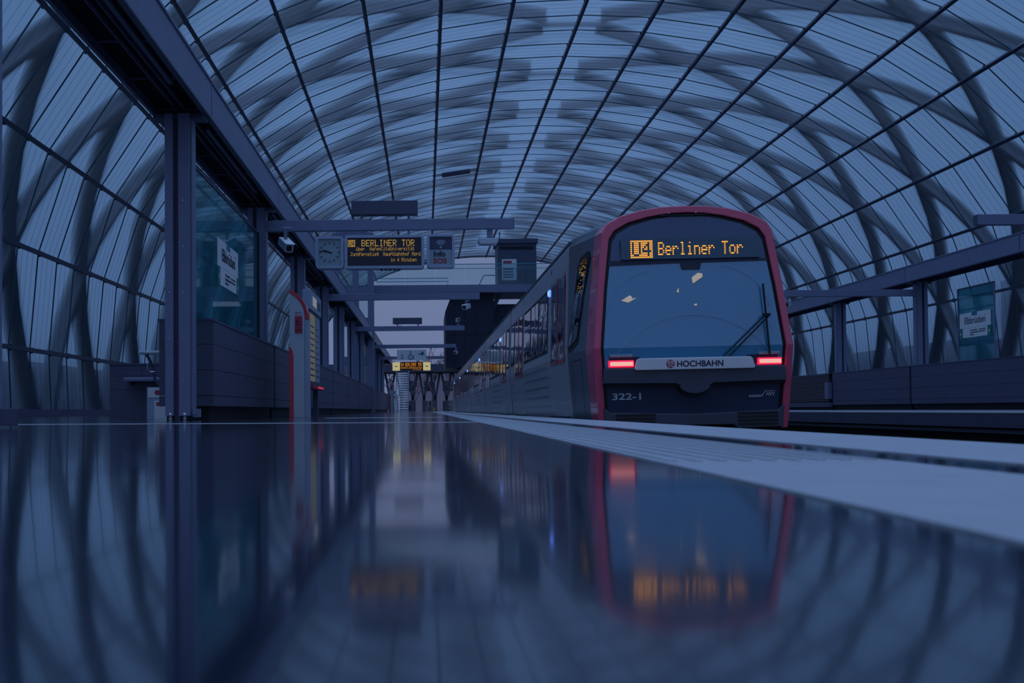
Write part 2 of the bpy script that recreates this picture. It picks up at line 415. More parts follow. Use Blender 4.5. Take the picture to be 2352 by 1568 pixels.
def rails(xc,lab):
    r=empty('railway_track',(xc,0,-1.15),lab,'track')
    for sgn in (-1,1):
        mb=MB(); mb.box(sgn*.755-.03,sgn*.755+.03,-40,111,.12,.17); mb.box(sgn*.755-.01,sgn*.755+.01,-40,111,.02,.12); mb.box(sgn*.755-.06,sgn*.755+.06,-40,111,0,.02)
        mb.build('rail',M['rail'],r)
rails(3.07,'railway track the train stands on'); rails(2*XC-3.07,'empty railway track beside the far right platform')

# ------------------------------------------------------------------ platform canopy beams with black underside
YC=[7.61+BAY*n for n in range(12)]            # columns, centre lines
def canopy(side):
    s=1 if side=='left' else -1
    def X(x): return x if s==1 else 2*XC-x
    o=empty('canopy_beam',(X(-3.46),0,4.34),'long grey boxed canopy beam with black underside carried by the %s row of columns'%side,'canopy')
    ox=X(-3.46)
    def bx(mb,x0,x1,y0,y1,z0,z1):
        a,b=sorted((X(x0)-ox,X(x1)-ox)); mb.box(a,b,y0,y1,z0-4.34,z1-4.34)
    for i in range(-2,13):
        y0=7.76+BAY*i; y1=y0+BAY
        mb=MB(); bx(mb,-3.10,-3.06,y0+.02,y1-.02,4.36,4.86); bx(mb,-3.12,-3.04,y0+.02,y1-.02,4.86,4.895)
        mb.build('fascia_panel',M['steel'],o)
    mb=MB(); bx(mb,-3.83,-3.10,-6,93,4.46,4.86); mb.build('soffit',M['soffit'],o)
    mb=MB(); bx(mb,-3.86,-3.81,-6,93,4.34,4.86); bx(mb,-3.135,-3.10,-6,93,4.34,4.40); bx(mb,-3.10,-3.055,-6,93,4.335,4.362)
    mb.build('edge_rail',M['steel_dark'],o)
    mb=MB(); bx(mb,-3.52,-3.505,-6,93,4.40,4.46); bx(mb,-3.40,-3.385,-6,93,4.40,4.46)
    mb.build('cable_channel',M['soffit_rail'],o)
    mb=MB()
    for k in range(75):
        y=-5.49+k*BAY/5; bx(mb,-3.81,-3.52,y-.007,y+.007,4.435,4.46); bx(mb,-3.385,-3.13,y-.007,y+.007,4.435,4.46)
    mb.build('soffit_joint',M['soffit_rail'],o)
    for i in range(0,12):                     # flat unlit lamps along the channel
        mb=MB(); bx(mb,-3.34,-3.28,YC[i]+1.0,YC[i]+5.4,4.42,4.46); mb.build('strip_lamp',M['soffit_rail'],o)
canopy('left'); canopy('right')

# ------------------------------------------------------------------ columns
def column(y,side,lab):
    s=1 if side=='left' else -1
    cx=-3.47 if s==1 else 2*XC+3.47
    o=empty('steel_column',(cx,y,0),lab,'column','%s row of platform columns'%side)
    def bx(mb,x0,x1,y0,y1,z0,z1):
        a,b=sorted((s*x0,s*x1)); mb.box(a,b,y0,y1,z0,z1)
    mb=MB(); bx(mb,-.19,-.075,-.16,.16,.06,4.34); mb.build('profile',M['steel'],o,bevel=.006)
    mb=MB(); bx(mb,.0,.16,-.16,.16,.06,4.34); bx(mb,.16,.19,-.11,.11,.06,4.34); mb.build('profile',M['steel'],o,bevel=.006)
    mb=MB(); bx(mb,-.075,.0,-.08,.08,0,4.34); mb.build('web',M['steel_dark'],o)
    mb=MB()
    for z in (.55,1.15,1.8,2.45,3.1,3.75):
        for x in (-.13,.07): mb.ball((s*x,-.16,z),.010,8,4)
    mb.build('bolt',M['chrome'],o)
    mb=MB(); bx(mb,-.36,.36,-.13,.13,4.28,4.34); mb.build('head_plate',M['steel_dark'],o)
    for x in (-.12,.08):
        mb=MB(); mb.tube([(s*x,-.13,0),(s*x,-.13,.02),(s*x,-.13,.05),(s*x,-.13,.055),(s*x,-.13,.10)],[.03,.03,.022,.034,.034],12)
        mb.build('foot',M['chrome'],o,smooth=True)
    return o
for i,y in enumerate(YC):
    column(y,'left','grey double-profile steel column, %s in the left row'%nth(i))
for i,y in enumerate(YC[2:],2):
    column(y,'right','grey double-profile steel column carrying the right canopy, %s of the visible right row'%(ORD[i-2] if i>2 else 'nearest'))
# small box at the foot of the nearest left column
mb=MB().box(-3.27,-3.17,7.55,7.75,.02,.15); o=mb.build('socket_box',M['steel_dark'],None,bevel=.005); tag(o,'small dark box at the foot of the column at the left picture edge','box')
mb=MB(); mb.box(-3.27,-3.20,14.0,14.2,.04,.16); mb.tube([(-3.235,13.99,.10),(-3.235,13.97,.10)],.022,12); tag(mb.build('socket_box',M['steel'],None),'small grey bracket box with round hole at the foot of the second left column','box')

# ------------------------------------------------------------------ cross arms
def arm(y,side,lab,sl=.004):
    s=1 if side=='left' else -1
    cx=-3.28 if s==1 else 2*XC+3.28
    o=empty('cantilever_arm',(cx,y,3.86),lab,'beam','cross arms reaching from the %s columns over the track'%side)
    L=5.145
    mb=MB(); z=[(0,0),(L,sl*L*.0+.02),(L,.235),(0,.225)]
    mb.prism([(s*p[0],p[1]) for p in z],'y',-.08,.08); mb.build('box_section',M['steel'],o,bevel=.006)
    mb=MB(); mb.box(*sorted((s*(L),s*(L+.012))),-.075,.075,.025,.23); mb.build('end_cap',M['steel_dark'],o)
    return o
AY=[7.61+BAY*k for k in (2,4,6,8,10)]
for i,y in enumerate(AY): arm(y,'left','grey cross arm over the left platform, %s'%nth(i))
for i,y in enumerate(AY[:4]): arm(y,'right','grey cross arm reaching in from the right platform columns, %s'%nth(i))

# ------------------------------------------------------------------ low panel walls
def low_wall(side,y0,y1,lab,slats=False,end=False):
    s=1 if side=='left' else -1
    def X(x): return x if s==1 else 2*XC-x
    ox=X(-3.55); o=empty('low_wall',(ox,y0,0),lab,'wall','low dark panel walls along the %s platform'%side)
    def bx(mb,x0,x1,a,b,z0,z1):
        p,q=sorted((X(x0)-ox,X(x1)-ox)); mb.box(p,q,a,b,z0,z1)
    L=y1-y0
    mb=MB(); bx(mb,-3.86,-3.24,.06,L-.04,0,1.44); mb.build('core',M['black'],o)
    if slats:
        mb=MB()
        for k in range(15): bx(mb,-3.24,-3.15,.25,L-.05,.36+k*.075,.36+k*.075+.05)
        mb.build('slat',M['panel_brown'],o)
        mb=MB(); bx(mb,-3.24,-3.155,.02,L,.12,.32); mb.build('panel',M['panel'],o)
        mb=MB(); bx(mb,-3.16,-3.0,-.02,.3,.45,1.12); mb.build('end_post',M['steel'],o)
    else:
        rows=[(.20,.355),(.362,.735),(.742,1.115),(1.122,1.46)]
        n=3; w=L/n
        for k in range(n):
            mb=MB()
            for a,b in rows: bx(mb,-3.24,-3.15,k*w+.004,(k+1)*w-.004,a,b)
            mb.build('panel',M['panel'],o)
        if end:
            mb=MB()
            for a,b in rows: bx(mb,-3.95,-3.155,-.03,.06,a,b)
            mb.build('end_panel',M['panel'],o)
    mb=MB(); bx(mb,-3.97,-3.14,-.03,L,1.465,1.50); mb.build('coping',M['steel_dark'],o)
    mb=MB(); bx(mb,-3.80,-3.30,.1,L-.1,0,.2); mb.build('plinth',M['steel_dark'],o)
    return o
low_wall('left',14.80,20.72,'dark panelled low wall under the glass screen with the station name, left platform',end=True)
ys=20.88; i=1
while ys<85:
    low_wall('left',ys,ys+6.42,'dark panelled low wall on the left platform, %s'%nth(i)); ys+=BAY; i+=1
ys=20.88; i=0
while ys<85:
    sl=abs(ys-40.53)<.1
    low_wall('right',ys,ys+6.42,('brown slatted low wall right of the train' if sl else 'dark panelled low wall on the right platform, %s'%nth(i)),slats=sl); ys+=BAY; i+=1

# ------------------------------------------------------------------ glass screens and station name boards
def glass_screen(side,ya,yb,lab):
    s=1 if side=='left' else -1
    x=-3.42 if s==1 else 2*XC+3.42
    o=empty('glass_screen',(x,ya,1.5),lab,'glass screen')
    L=yb-ya; n=max(1,round(L/1.95)); w=L/n
    for k in range(n):
        MB().box(-.008,.008,k*w+.01,(k+1)*w-.01,.0,2.25).build('glass_pane',M['screen_glass'],o)
    MB().box(-.02,.02,0,L,2.25,2.29).build('top_rail',M['steel_dark'],o)
    if n==1:
        for a in (0,L): MB().box(-.02,.02,a-.02,a+.02,0,2.27).build('post',M['steel'],o)
    else: MB().box(-.05,.03,L,L+.12,0,2.29).build('post',M['black'],o)
    return o
glass_screen('left',14.45,20.30,'teal glass screen on the low wall between second and third left columns')
glass_screen('right',29.3,31.3,'single teal glass pane standing on the right platform low wall')
def name_board(side,y0,y1,z0,lab):
    s=1 if side=='left' else -1
    x=-3.395 if s==1 else 2*XC+3.395
    H=.76; L=y1-y0
    yl=y0 if s==1 else y1                     # left end as read
    o=empty('station_sign',(x,yl,z0),lab,'sign')
    d=s                                        # reading direction along y
    def q(mb,a,b,c,e,t0=.0,t1=.012):           # a..b along reading, c..e up
        yy=sorted((d*a,d*b)); xx=sorted((s*t0,s*t1)); mb.box(xx[0],xx[1],yy[0],yy[1],c,e); return mb
    q(MB(),0.0,L,.30,H).build('upper_board',M['white'],o)
    q(MB(),.12,L-.12,.0,.295).build('lower_board',M['white'],o)
    xd=(0,d,0)
    t=.016*s
    text_mesh('Elbbr\u00fccken',.30,M['ink'],o,'lettering',(t,d*L/2,.42),xd,(0,0,1),'CENTER',sx=.86)
    q(MB(),L*.40,L*.58,H-.10,H,.012,.016).build('top_tab',M['teal'],o)
    for a in (0,L-.16):
        q(MB(),a,a+.16,-.03,.29,.0,.02).build('exit_arrow_plate',M['green'],o)
    for a,t2 in ((.02,'\u2190'),(L-.14,'\u2192')):
        mb=MB(); ar=-1 if a<.1 else 1; cc=a+.06
        q(mb,cc-.045,cc+.045,.12,.135,.02,.024)
        for sg in (-1,1):
            p0=Vector((s*.022,d*(cc+ar*.05),.1275)); p1=Vector((s*.022,d*(cc+ar*.01),.1275+sg*.05)); mb.beam(p0,p1,.014,.004,up=(1,0,0))
        mb.build('arrow',M['white'],o)
    for row in range(3):
        text_mesh(['Versmannstra\u00dfe','Zweibr\u00fcckenstra\u00dfe','HafenCity'][row],.058,M['ink'],o,'lettering',(t,d*L*.34,.20-row*.07),xd,(0,0,1))
    text_mesh('S',.07,M['ink'],o,'lettering',(t,d*(L-.30),H-.15),xd,(0,0,1))
    for row in range(2):
        q(MB(),L*.62,L*.84,.20-row*.06,.225-row*.06,.012,.015).build('text_line',M['ink'],o)
    return o
name_board('left',16.27,18.03,2.22,'white Elbbr\u00fccken station sign on the teal glass screen at left')
name_board('right',29.45,31.15,2.22,'white Elbbr\u00fccken station sign on the glass pane at right')

# ------------------------------------------------------------------ hanging passenger display
def rrect(x0,x1,z0,z1,r,n=5):
    P=[]
    for cx,cz,a0 in ((x1-r,z1-r,0),(x0+r,z1-r,90),(x0+r,z0+r,180),(x1-r,z0+r,270)):
        for k in range(n+1):
            a=math.radians(a0+90*k/n); P.append((cx+r*math.cos(a),cz+r*math.sin(a)))
    return P
def ring(mb,outer,inner,y0,y1):               # frame between two outlines of equal count, facing -Y
    mb.loft([[(p[0],y1,p[1]) for p in outer],[(p[0],y0,p[1]) for p in outer],[(p[0],y0,p[1]) for p in inner],[(p[0],y1,p[1]) for p in inner]])
AYd=AY[0]
def disp_box(o,x0,x1,z0,z1,depth=.26):
    c=MB(); c.prism(rrect(x0,x1,z0,z1,.07),'y',0.03,depth); b=c.build('housing',M['housing'],o,bevel=.01)
    mb=MB(); ring(mb,rrect(x0,x1,z0,z1,.07),rrect(x0+.055,x1-.055,z0+.055,z1-.055,.015),-.02,.03); mb.build('front_frame',M['housing'],b,bevel=.004)
    return b
Yd=AYd-.30
clk=empty('station_clock',(-1.95,Yd,3.04),'square analogue station clock hanging left of the amber departure display','clock')
disp_box(clk,-.285,.29,.0,.66)
MB().box(-.235,.24,.015,.03,.055,.605).build('dial',M['clock'],clk)
mb=MB()
for k in range(12):
    a=math.radians(30*k); d=Vector((math.sin(a),0,math.cos(a))); c=Vector((.0,.012,.335))
    mb.beam(c+d*.165,c+d*.215,.016,.004,up=(0,1,0))
for k in range(60):
    a=math.radians(6*k); d=Vector((math.sin(a),0,math.cos(a))); c=Vector((.0,.012,.335)); mb.beam(c+d*.205,c+d*.215,.005,.004,up=(0,1,0))
mb.build('hour_marks',M['ink'],clk)
for nm,ang,L,wd in (('hour_hand',291,.14,.022),('minute_hand',279,.205,.016)):
    a=math.radians(ang); d=Vector((math.sin(a),0,math.cos(a))); c=Vector((.0,.008,.335))
    MB().beam(c-d*.05,c+d*L,wd,.004,up=(0,1,0)).build(nm,M['ink'],clk)
dsp=empty('departure_display',(-.82,Yd,3.03),'wide amber LED departure display hanging from the nearest cross arm','display')
disp_box(dsp,-.815,.815,0,.69)
MB().box(-.76,.76,.015,.03,.055,.635).build('screen',M['screen'],dsp)
def ledline(txt,x0,x1,z0,z1,name,m,parent,y=.010,**k):
    n=len(txt)*6-1; cw=(x1-x0)/n; i=0
    for wd in txt.split(' '):
        if wd:
            mb=MB(); led(mb,wd,x0+i*6*cw,x0+(i*6+len(wd)*6-1)*cw,z0,z1,y,**k); mb.build(name,m,parent)
        i+=len(wd)+1
mb=MB(); led(mb,'U4',-.75,-.60,.455,.60,.010,inverse=True); mb.build('line_number',M['led'],dsp)
ledline('BERLINER TOR',-.47,.62,.465,.60,'destination_word',M['led'],dsp,fz=.7)
ledline('\u00fcber  HafenCityUniversit\u00e4t',-.58,.62,.375,.45,'route_word',M['led'],dsp)
ledline('Jungfernstieg  Hauptbahnhof Nord',-.70,.74,.265,.345,'route_word',M['led'],dsp)
ledline('in 4 Minuten',.13,.66,.145,.225,'departure_time_word',M['led'],dsp)
mb=MB()
for k in range(5): mb.box(-.1+k*.09,-.04+k*.09,.10,.22,-.012,.0)
mb.build('vent',M['black'],dsp)
inf=empty('info_sos_sign',(.34,Yd,3.04),'square Info SOS sign with radio wave symbol right of the departure display','sign')
disp_box(inf,-.285,.285,0,.69)
MB().box(-.235,.235,.015,.03,.055,.375).build('lower_field',M['clock'],inf)
MB().box(-.235,.235,.012,.03,.375,.635).build('upper_field',M['infoblue'],inf)
text_mesh('Info',.155,M['ink'],inf,'lettering',(-.155,.011,.235),(1,0,0),(0,0,1),bold=.03,sx=1.05)
text_mesh('SOS',.145,M['redprint'],inf,'lettering',(-.155,.011,.095),(1,0,0),(0,0,1),bold=.03,sx=1.1,label='red SOS lettering')
mb=MB(); mb.prism([(.025*math.cos(t/12*6.283),.425+.025*math.sin(t/12*6.283)) for t in range(12)],'y',.004,.012)
for r in (.065,.10,.135):
    P=[]; Q=[]
    for k in range(13):
        a=math.radians(45+90*k/12); P.append(((r+.011)*math.cos(a),.425+(r+.011)*math.sin(a))); Q.append(((r-.011)*math.cos(a),.425+(r-.011)*math.sin(a)))
    mb.prism(P+Q[::-1],'y',.004,.012)
mb.build('radio_wave_symbol',M['housing'],inf)
# hangers (two posts through the arm) with the flat box on top
def sign_light(y,xs,lab,hang=True,zt=4.19):
    o=empty('overhead_box',(-.82,y,zt),lab,'box')
    MB().box(-.69,.69,-.09,.14,0,.29).build('casing',M['steel_dark'],o,bevel=.008)
    for x in xs:
        mb=MB(); mb.box(x-.025,x+.025,-.03,.03,-.092,0); mb.box(x-.10,x+.10,-.05,.05,-.015,0); mb.build('post',M['steel'],o)
    MB().tube([(-.25,0,0),(-.28,.0,-.06),(-.33,0,-.085),(-.5,.0,-.09)],.008,6).build('cable',M['black'],o)
    mb=MB(); mb.box(-.693,-.685,-.06,-.03,.12,.15); mb.build('rivet',M['white'],o)
    return o
sign_light(AYd,(-.48,.50),'flat dark box on two posts on top of the nearest cross arm')
for x in (-1.30,-.32):
    tag(MB().box(x-.025,x+.025,AYd-.05,AYd+.0,3.73,3.86).build('hanger_post',M['steel'],None),'short grey hanger holding the departure display, %s of the two'%('left' if x<-1 else 'right'),'hanger')
sign_light(AY[2],(-.48,.50),'small dark box on two posts on top of the third cross arm')
# flood lamp under the right end of the first arm
o=empty('flood_lamp',(1.33,AYd,3.62),'flat pale lamp fixed under the right end of the nearest cross arm','lamp')
mb=MB(); mb.prism([(-.21,.0),(-.17,-.07),(.17,-.07),(.21,.0),(.21,.05),(-.21,.05)],'y',-.14,.14); mb.build('housing',M['lightgrey'],o,bevel=.01)
MB().box(-.13,.13,-.10,.10,-.076,-.068).build('lens',M['headlamp'],o)
mb=MB(); mb.box(-.02,.10,-.03,.03,.05,.24); mb.build('bracket',M['steel'],o)
MB().tube([(.2,0,.04),(.25,0,.08),(.24,0,.2)],.010,6).build('cable',M['black'],o)

# ------------------------------------------------------------------ surveillance cameras
def cctv(loc,sc,rz,pitch,lab,stalk=.35,up=True,name='surveillance_camera'):
    o=empty(name,loc,lab,'camera','white surveillance cameras')
    Rm=Matrix.Rotation(rz,3,'Z')@Matrix.Rotation(pitch,3,'X')
    b=MB(); b.prism(rrect(-.09,.09,-.09,.09,.045,3),'y',-.27,.27); b.v=[tuple(Rm@(Vector(v)*sc)) for v in b.v]; bo=b.build('camera_body',M['lightgrey'],o,bevel=.006)
    b=MB(); b.box(-.10,.10,-.33,.20,.092,.105); b.v=[tuple(Rm@(Vector(v)*sc)) for v in b.v]; b.build('sun_shield',M['white'],bo)
    b=MB(); b.prism(rrect(-.055,.055,-.055,.055,.03,3),'y',-.285,-.268); b.v=[tuple(Rm@(Vector(v)*sc)) for v in b.v]; b.build('lens_window',M['black'],bo)
    sg=1 if up else -1
    b=MB(); b.box(-.03*sc,.03*sc,-.03*sc,.03*sc,*sorted((0,sg*(stalk-.03)))); b.tube([(-.06*sc,0,sg*(stalk-.03)),(.12*sc,0,sg*(stalk-.03))],.035*sc,8); b.build('bracket',M['steel'],o)
    return o
cctv((-2.82,20.2,3.50),1.0,.42,.42,'white tube-shaped surveillance camera under the canopy beside the third left column',stalk=.36)
cctv((1.42,AY[1],3.62),.9,-.35,.2,'white round surveillance camera under the right end of the second cross arm',stalk=.24)
cctv((1.55,AY[2],4.35),.8,.1,.0,'tiny white camera standing on the right end of the third cross arm',stalk=.25,up=False)
cctv((1.85,AY[3],3.58),1.0,-.2,.1,'tiny white camera hanging below the right end of the fourth cross arm',stalk=.28)
cctv((12.35,AY[1],3.6),1.0,-.5,.1,'white surveillance camera under the right cross arm beside the train front',stalk=.26)

# ------------------------------------------------------------------ emergency call pillars
def pillar(x,y,lab):
    o=empty('emergency_pillar',(x,y,0),lab,'pillar')
    # profile in x,z: back edge left, curved top falling to the right
    top=[(0,2.37),(.06,2.335),(.13,2.285),(.20,2.215),(.26,2.13),(.305,2.03),(.335,1.92),(.35,1.80)]
    inner=[(.0,2.29),(.05,2.262),(.12,2.21),(.18,2.15),(.23,2.075),(.262,1.99),(.278,1.90),(.283,1.80)]
    mb=MB(); mb.prism([(0.0,0),(.27,0)]+[(.27,1.8)]+inner[::-1],'y',0,.26); mb.build('body',M['lightgrey'],o,bevel=.004)
    MB().box(.274,.35,.0,.26,0,1.80).build('front_strip',M['housing'],o,bevel=.004)
    mb=MB(); mb.prism(top+inner[::-1],'y',-.012,.27); mb.build('curved_top',M['red'],o,bevel=.003)
    mb=MB(); mb.prism([(-.014,0),(.07,0),(.07,1.14),(.055,1.22),(.02,1.285),(-.014,1.31)],'y',-.012,.10); mb.build('lower_edge',M['red'],o,bevel=.003)
    p=MB().box(.10,.235,-.014,.0,1.55,1.86).build('call_panel',M['redprint'],o)
    mb=MB(); mb.box(.105,.23,-.018,-.013,1.70,1.712); mb.box(.105,.23,-.018,-.013,1.60,1.61); mb.ball((.145,-.014,1.765),.022,10,5); mb.build('call_button',M['ink'],p)
    text_mesh('Notruf',.042,M['redprint'],o,'lettering',(.10,-.004,1.92),(1,0,0),(0,0,1))
    text_mesh('Emergency call',.020,M['redprint'],o,'lettering',(.10,-.004,1.885),(1,0,0),(0,0,1))
    return o
pillar(-2.49,18.3,'tall light grey emergency pillar with red curved top in front of the low wall')
pillar(-2.50,69.0,'small far emergency pillar with red curved top beside the stairs')

# ------------------------------------------------------------------ showcase with timetable posters
o=empty('information_showcase',(-2.35,19.1,0),'lit timetable showcase behind the near emergency pillar','showcase')
MB().box(0,.16,0,1.9,2.08,2.46).build('header',M['housing'],o,bevel=.006)
MB().box(.16,.165,.35,1.0,2.18,2.36).build('header_panel',M['white_lit'],o)
MB().box(.16,.166,1.2,1.7,2.18,2.34).build('header_panel',M['infoblue'],o)
MB().box(0,.13,0,1.9,.62,2.07).build('case',M['steel_dark'],o)
for a,b,m in ((.08,.95,'poster_lit'),(1.02,1.82,'housing')):
    pz=MB().box(.13,.134,a,b,.70,2.02).build('poster',M[m],o)
    mb=MB()
    for k in range(9): mb.box(.134,.136,a+.08,b-.1-(k%3)*.06,.80+k*.12,.83+k*.12)
    mb.build('printed_lines',M['infoblue'],pz)
MB().box(0,.20,0,1.9,.55,.62).build('tray',M['redprint'],o)
MB().box(.20,.205,.9,1.85,.57,.60).build('strip_lamp',M['redtube'],o)
for a in (.2,1.5): MB().box(.02,.12,a,a+.14,0,.55).build('leg',M['steel_dark'],o)

# ------------------------------------------------------------------ behind the left columns
o=empty('waiting_counter',(-7.6,19.8,0),'low dark panelled block with a leaning bar behind the second left column','counter')
for r_,(a,b) in enumerate(((.0,.28),(.285,.56),(.565,.84),(.845,1.06))):
    mb=MB(); mb.box(1.32,1.95,0,.5,a,b); mb.box(1.955,3.6,0,.5,a,b); mb.build('panel',M['panel'],o)
MB().box(1.30,3.62,-.02,.52,1.06,1.09).build('coping',M['steel_dark'],o)
MB().box(1.68,3.4,-.30,.0,.72,.80).build('leaning_bar',M['steel'],o,bevel=.02)
mb=MB(); mb.box(1.75,1.80,-.2,0,.66,.72); mb.box(3.2,3.25,-.2,0,.66,.72); mb.build('bar_bracket',M['steel_dark'],o)
o=empty('poster_case',(-5.35,19.2,0),'glass poster case with company name partly hidden behind the second left column','poster case')
MB().box(-.02,1.1,0,.12,0,.60).build('frame',M['housing'],o)
MB().box(0,1.1,-.01,.0,.40,.585).build('name_strip',M['white'],o)
mb=MB(); mb.prism([(.18+.05*math.cos(t/14*6.283),.495+.05*math.sin(t/14*6.283)) for t in range(14)],'y',-.016,-.01); mb.build('round_logo',M['redprint'],o)
text_mesh('HOCHBAHN',.10,M['ink'],o,'lettering',(.27,-.014,.455),(1,0,0),(0,0,1),bold=.03)
MB().box(.12,1.0,-.01,0,.0,.34).build('poster',M['white'],o)
MB().box(.16,.96,-.014,-.01,.24,.31).build('poster_band',M['redprint'],o)
o=empty('leaning_rail',(-4.15,14.9,0),'light metal leaning rail on a curved bracket left of the second left column','rail')
MB().box(-.12,.25,-.12,.10,.98,1.03).build('rail_board',M['lightgrey'],o,bevel=.02)
mb=MB(); mb.tube([(-.02,0,.98),(.03,0,.88),(.08,0,.74),(.10,0,.60),(.18,0,.52)],.022,8); mb.build('bracket',M['steel_dark'],o)
mb=MB(); mb.tube([(.0,-.03,.86),(.0,-.03,.76),(.04,-.03,.72),(.11,-.03,.72)],.008,6); mb.build('bag_hook',M['chrome'],o)
o=tag(MB().box(-12.55,-12.35,-6,YP1,0,.25).build('base_curb',M['steel_dark'],None),'low dark curb along the foot of the left glass vault','curb')

# ------------------------------------------------------------------ the train
TX=3.07
ROLLT=-.013
tr=empty('metro_train',(TX+.02,11.4,.01),'red-framed metro train of silver carriages standing at the platform','train',rot=(0,ROLLT,0))
HF=[(1.085,-.14),(1.10,0),(1.125,.4),(1.148,.81),(1.075,1.5),(.995,2.17),(.93,2.27),(.76,2.365),(.52,2.43),(.26,2.465),(0,2.475)]
HB=[(1.13,-.14),(1.14,0),(1.17,.4),(1.20,.85),(1.175,1.5),(1.14,2.25),(1.10,2.36),(.94,2.46),(.62,2.53),(.3,2.555),(0,2.56)]
def full(h): return h+[(-a,b) for a,b in h[::-1][1:]]
def yf(z):                                   # front face rakes back above and below the waist
    return (z-.81)*.13 if z>.81 else (.81-z)*.09
def loop(h,yfun,dx=0): return [(a,yfun(b),b) for a,b in full(h)]
def mix(h1,h2,t): return [(a[0]*(1-t)+b[0]*t,a[1]*(1-t)+b[1]*t) for a,b in zip(h1,h2)]
def inset(h,d):
    out=[]
    for a,b in h:
        k=(a*a+(b-1.0)**2)**.5
        out.append((max(0,a-d*min(1,a/.5)) , b-(d if b>2.1 else (d*.4 if b>1.9 else 0)) ))
    return out
IN=inset(HF,.085)
IN2=inset(HF,.12)
mb=MB()
ring_l=[loop(IN,lambda z:yf(z)+.05),loop(IN,lambda z:yf(z)-.0),loop(HF,lambda z:yf(z)),loop(mix(HF,HB,.15),lambda z:.50)]
mb.loft(ring_l,closed=False); mb.build('front_frame',M['red_train'],tr,bevel=.012)
mb=MB(); mb.loft([loop(mix(HF,HB,.15),lambda z:.50),loop(mix(HF,HB,.45),lambda z:.95),loop(HB,lambda z:1.75)],closed=True); mb.build('cab_shell',M['train_cab'],tr)
mb=MB(); mb.loft([loop(IN,lambda z:yf(z)+.03),loop(IN2,lambda z:yf(z)+.02)],closed=False); mb.build('window_gasket',M['black'],tr)
# windshield: from z .58 up, upper band darker
def cutpoly(h,z0,z1,yo):
    P=[]
    H=[p for p in h]
    def at(z):
        for (a,b),(c,d) in zip(H,H[1:]):
            if b<=z<=d: t=(z-b)/(d-b+1e-9); return a+(c-a)*t
        return 0
    R=[(at(z0),z0)]+[p for p in H if z0<p[1]<z1]
    if z1<2.2: R.append((at(z1),z1))
    L=[(-a,b) for a,b in R[::-1]]
    pts=R+L
    seen=[]; 
    for p in pts:
        if not seen or (abs(p[0]-seen[-1][0])+abs(p[1]-seen[-1][1]))>1e-5: seen.append(p)
    return [(a,yf(b)+yo,b) for a,b in seen]
mb=MB(); mb.poly(cutpoly(IN2,.81,1.80,.02)); mb.poly(cutpoly(IN2,.58,.81,.02)); wsh=mb.build('windshield',M['windshield'],tr)
mb=MB(); mb.poly(cutpoly(IN2,1.80,2.6,.02)); mb.build('windshield_top_band',M['dark_glass'],tr)
# dark printed strip below the glass and centre tab
mb=MB(); mb.poly([(a,yf(z)+.014,z) for a,z in ((-.96,.60),(.96,.60),(.97,.72),(.62,.70),(.58,.66),(-.58,.66),(-.62,.70),(-.97,.72))]); mb.build('printed_border',M['ink'],tr); mb=MB()
mb.poly([(a,yf(z)+.014,z) for a,z in ((-.93,1.83),(-.93,1.77),(-.10,1.79),(-.08,1.71),(.13,1.71),(.15,1.79),(.92,1.80),(.92,1.83))]); mb.build('printed_border',M['ink'],tr)
# destination display
yb=yf(1.92)
dd=MB().box(-.78,.83,yb-.016,yb+.01,1.84,2.08).build('destination_display',M['display_panel'],tr)
def rake(mb):
    mb.v=[(v[0],v[1]+yf(v[2])-yf(1.92),v[2]) for v in mb.v]; return mb
mb=MB(); led(mb,'U4',-.67,-.41,1.855,2.065,yb-.022,inverse=True,fx=.8,fz=.7); mb.build('line_number',M['led_train'],dd)
led(MB0:=MB(),'Berliner',-.35,.305,1.885,2.04,yb-.022,fx=1.0,fz=.66); MB0.build('destination_word',M['led_train'],dd)
led(MB0:=MB(),'Tor',.39,.635,1.885,2.04,yb-.022,fx=1.0,fz=.66); MB0.build('destination_word',M['led_train'],dd)
# wiper sweep arcs
def arc(cx,cz,r,a0,a1,n=28): return [Vector((cx+r*math.cos(math.radians(a0+(a1-a0)*k/n)),0,cz+r*math.sin(math.radians(a0+(a1-a0)*k/n)))) for k in range(n+1)]
mb=MB()
for pts in (arc(.0,.10,1.08,36,144),):
    pts=[Vector((p.x,yf(p.z)+.012,p.z)) for p in pts if .6<p.z]
    mb.tube(pts,.0022,4)
pts=[Vector((p.x,yf(p.z)+.012,p.z)) for p in arc(-.42,1.15,.55,95,180)]; mb.tube(pts,.0018,4)
pts=[Vector((p.x,yf(p.z)+.012,p.z)) for p in arc(.32,1.15,.60,10,85)]; mb.tube(pts,.0018,4)
mb.build('wiper_track',M['housing'],wsh)
# carriage lamplight painted as flat glowing patches on the windshield glass
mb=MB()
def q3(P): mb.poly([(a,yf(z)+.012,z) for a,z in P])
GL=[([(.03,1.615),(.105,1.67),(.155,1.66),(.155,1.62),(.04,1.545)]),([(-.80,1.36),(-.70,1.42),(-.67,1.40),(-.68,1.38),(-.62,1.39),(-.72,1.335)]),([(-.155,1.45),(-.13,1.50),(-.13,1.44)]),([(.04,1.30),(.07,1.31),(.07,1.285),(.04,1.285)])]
for P in GL: mb=MB(); q3(P); mb.build('painted_lamp_glow',M['lamp_glow'],wsh)
# lamps
for s,x0,x1 in ((-1,-.965,-.70),(1,.745,.995)):
    yy=yf(.6)
    h=MB().box(x0-.012,x1+.012,yy-.03,yy+.03,.585,.665).build('tail_lamp',M['tail_glow'],tr,bevel=.012)
    MB().box(x0,x1,yy-.036,yy-.02,.60,.648).build('lit_tube',M['tail_core'],h,bevel=.01)
    MB().box(x0+.0,x1-.0,yy-.01,yy+.02,.70,.735).build('headlamp',M['headlamp'],tr,bevel=.006)
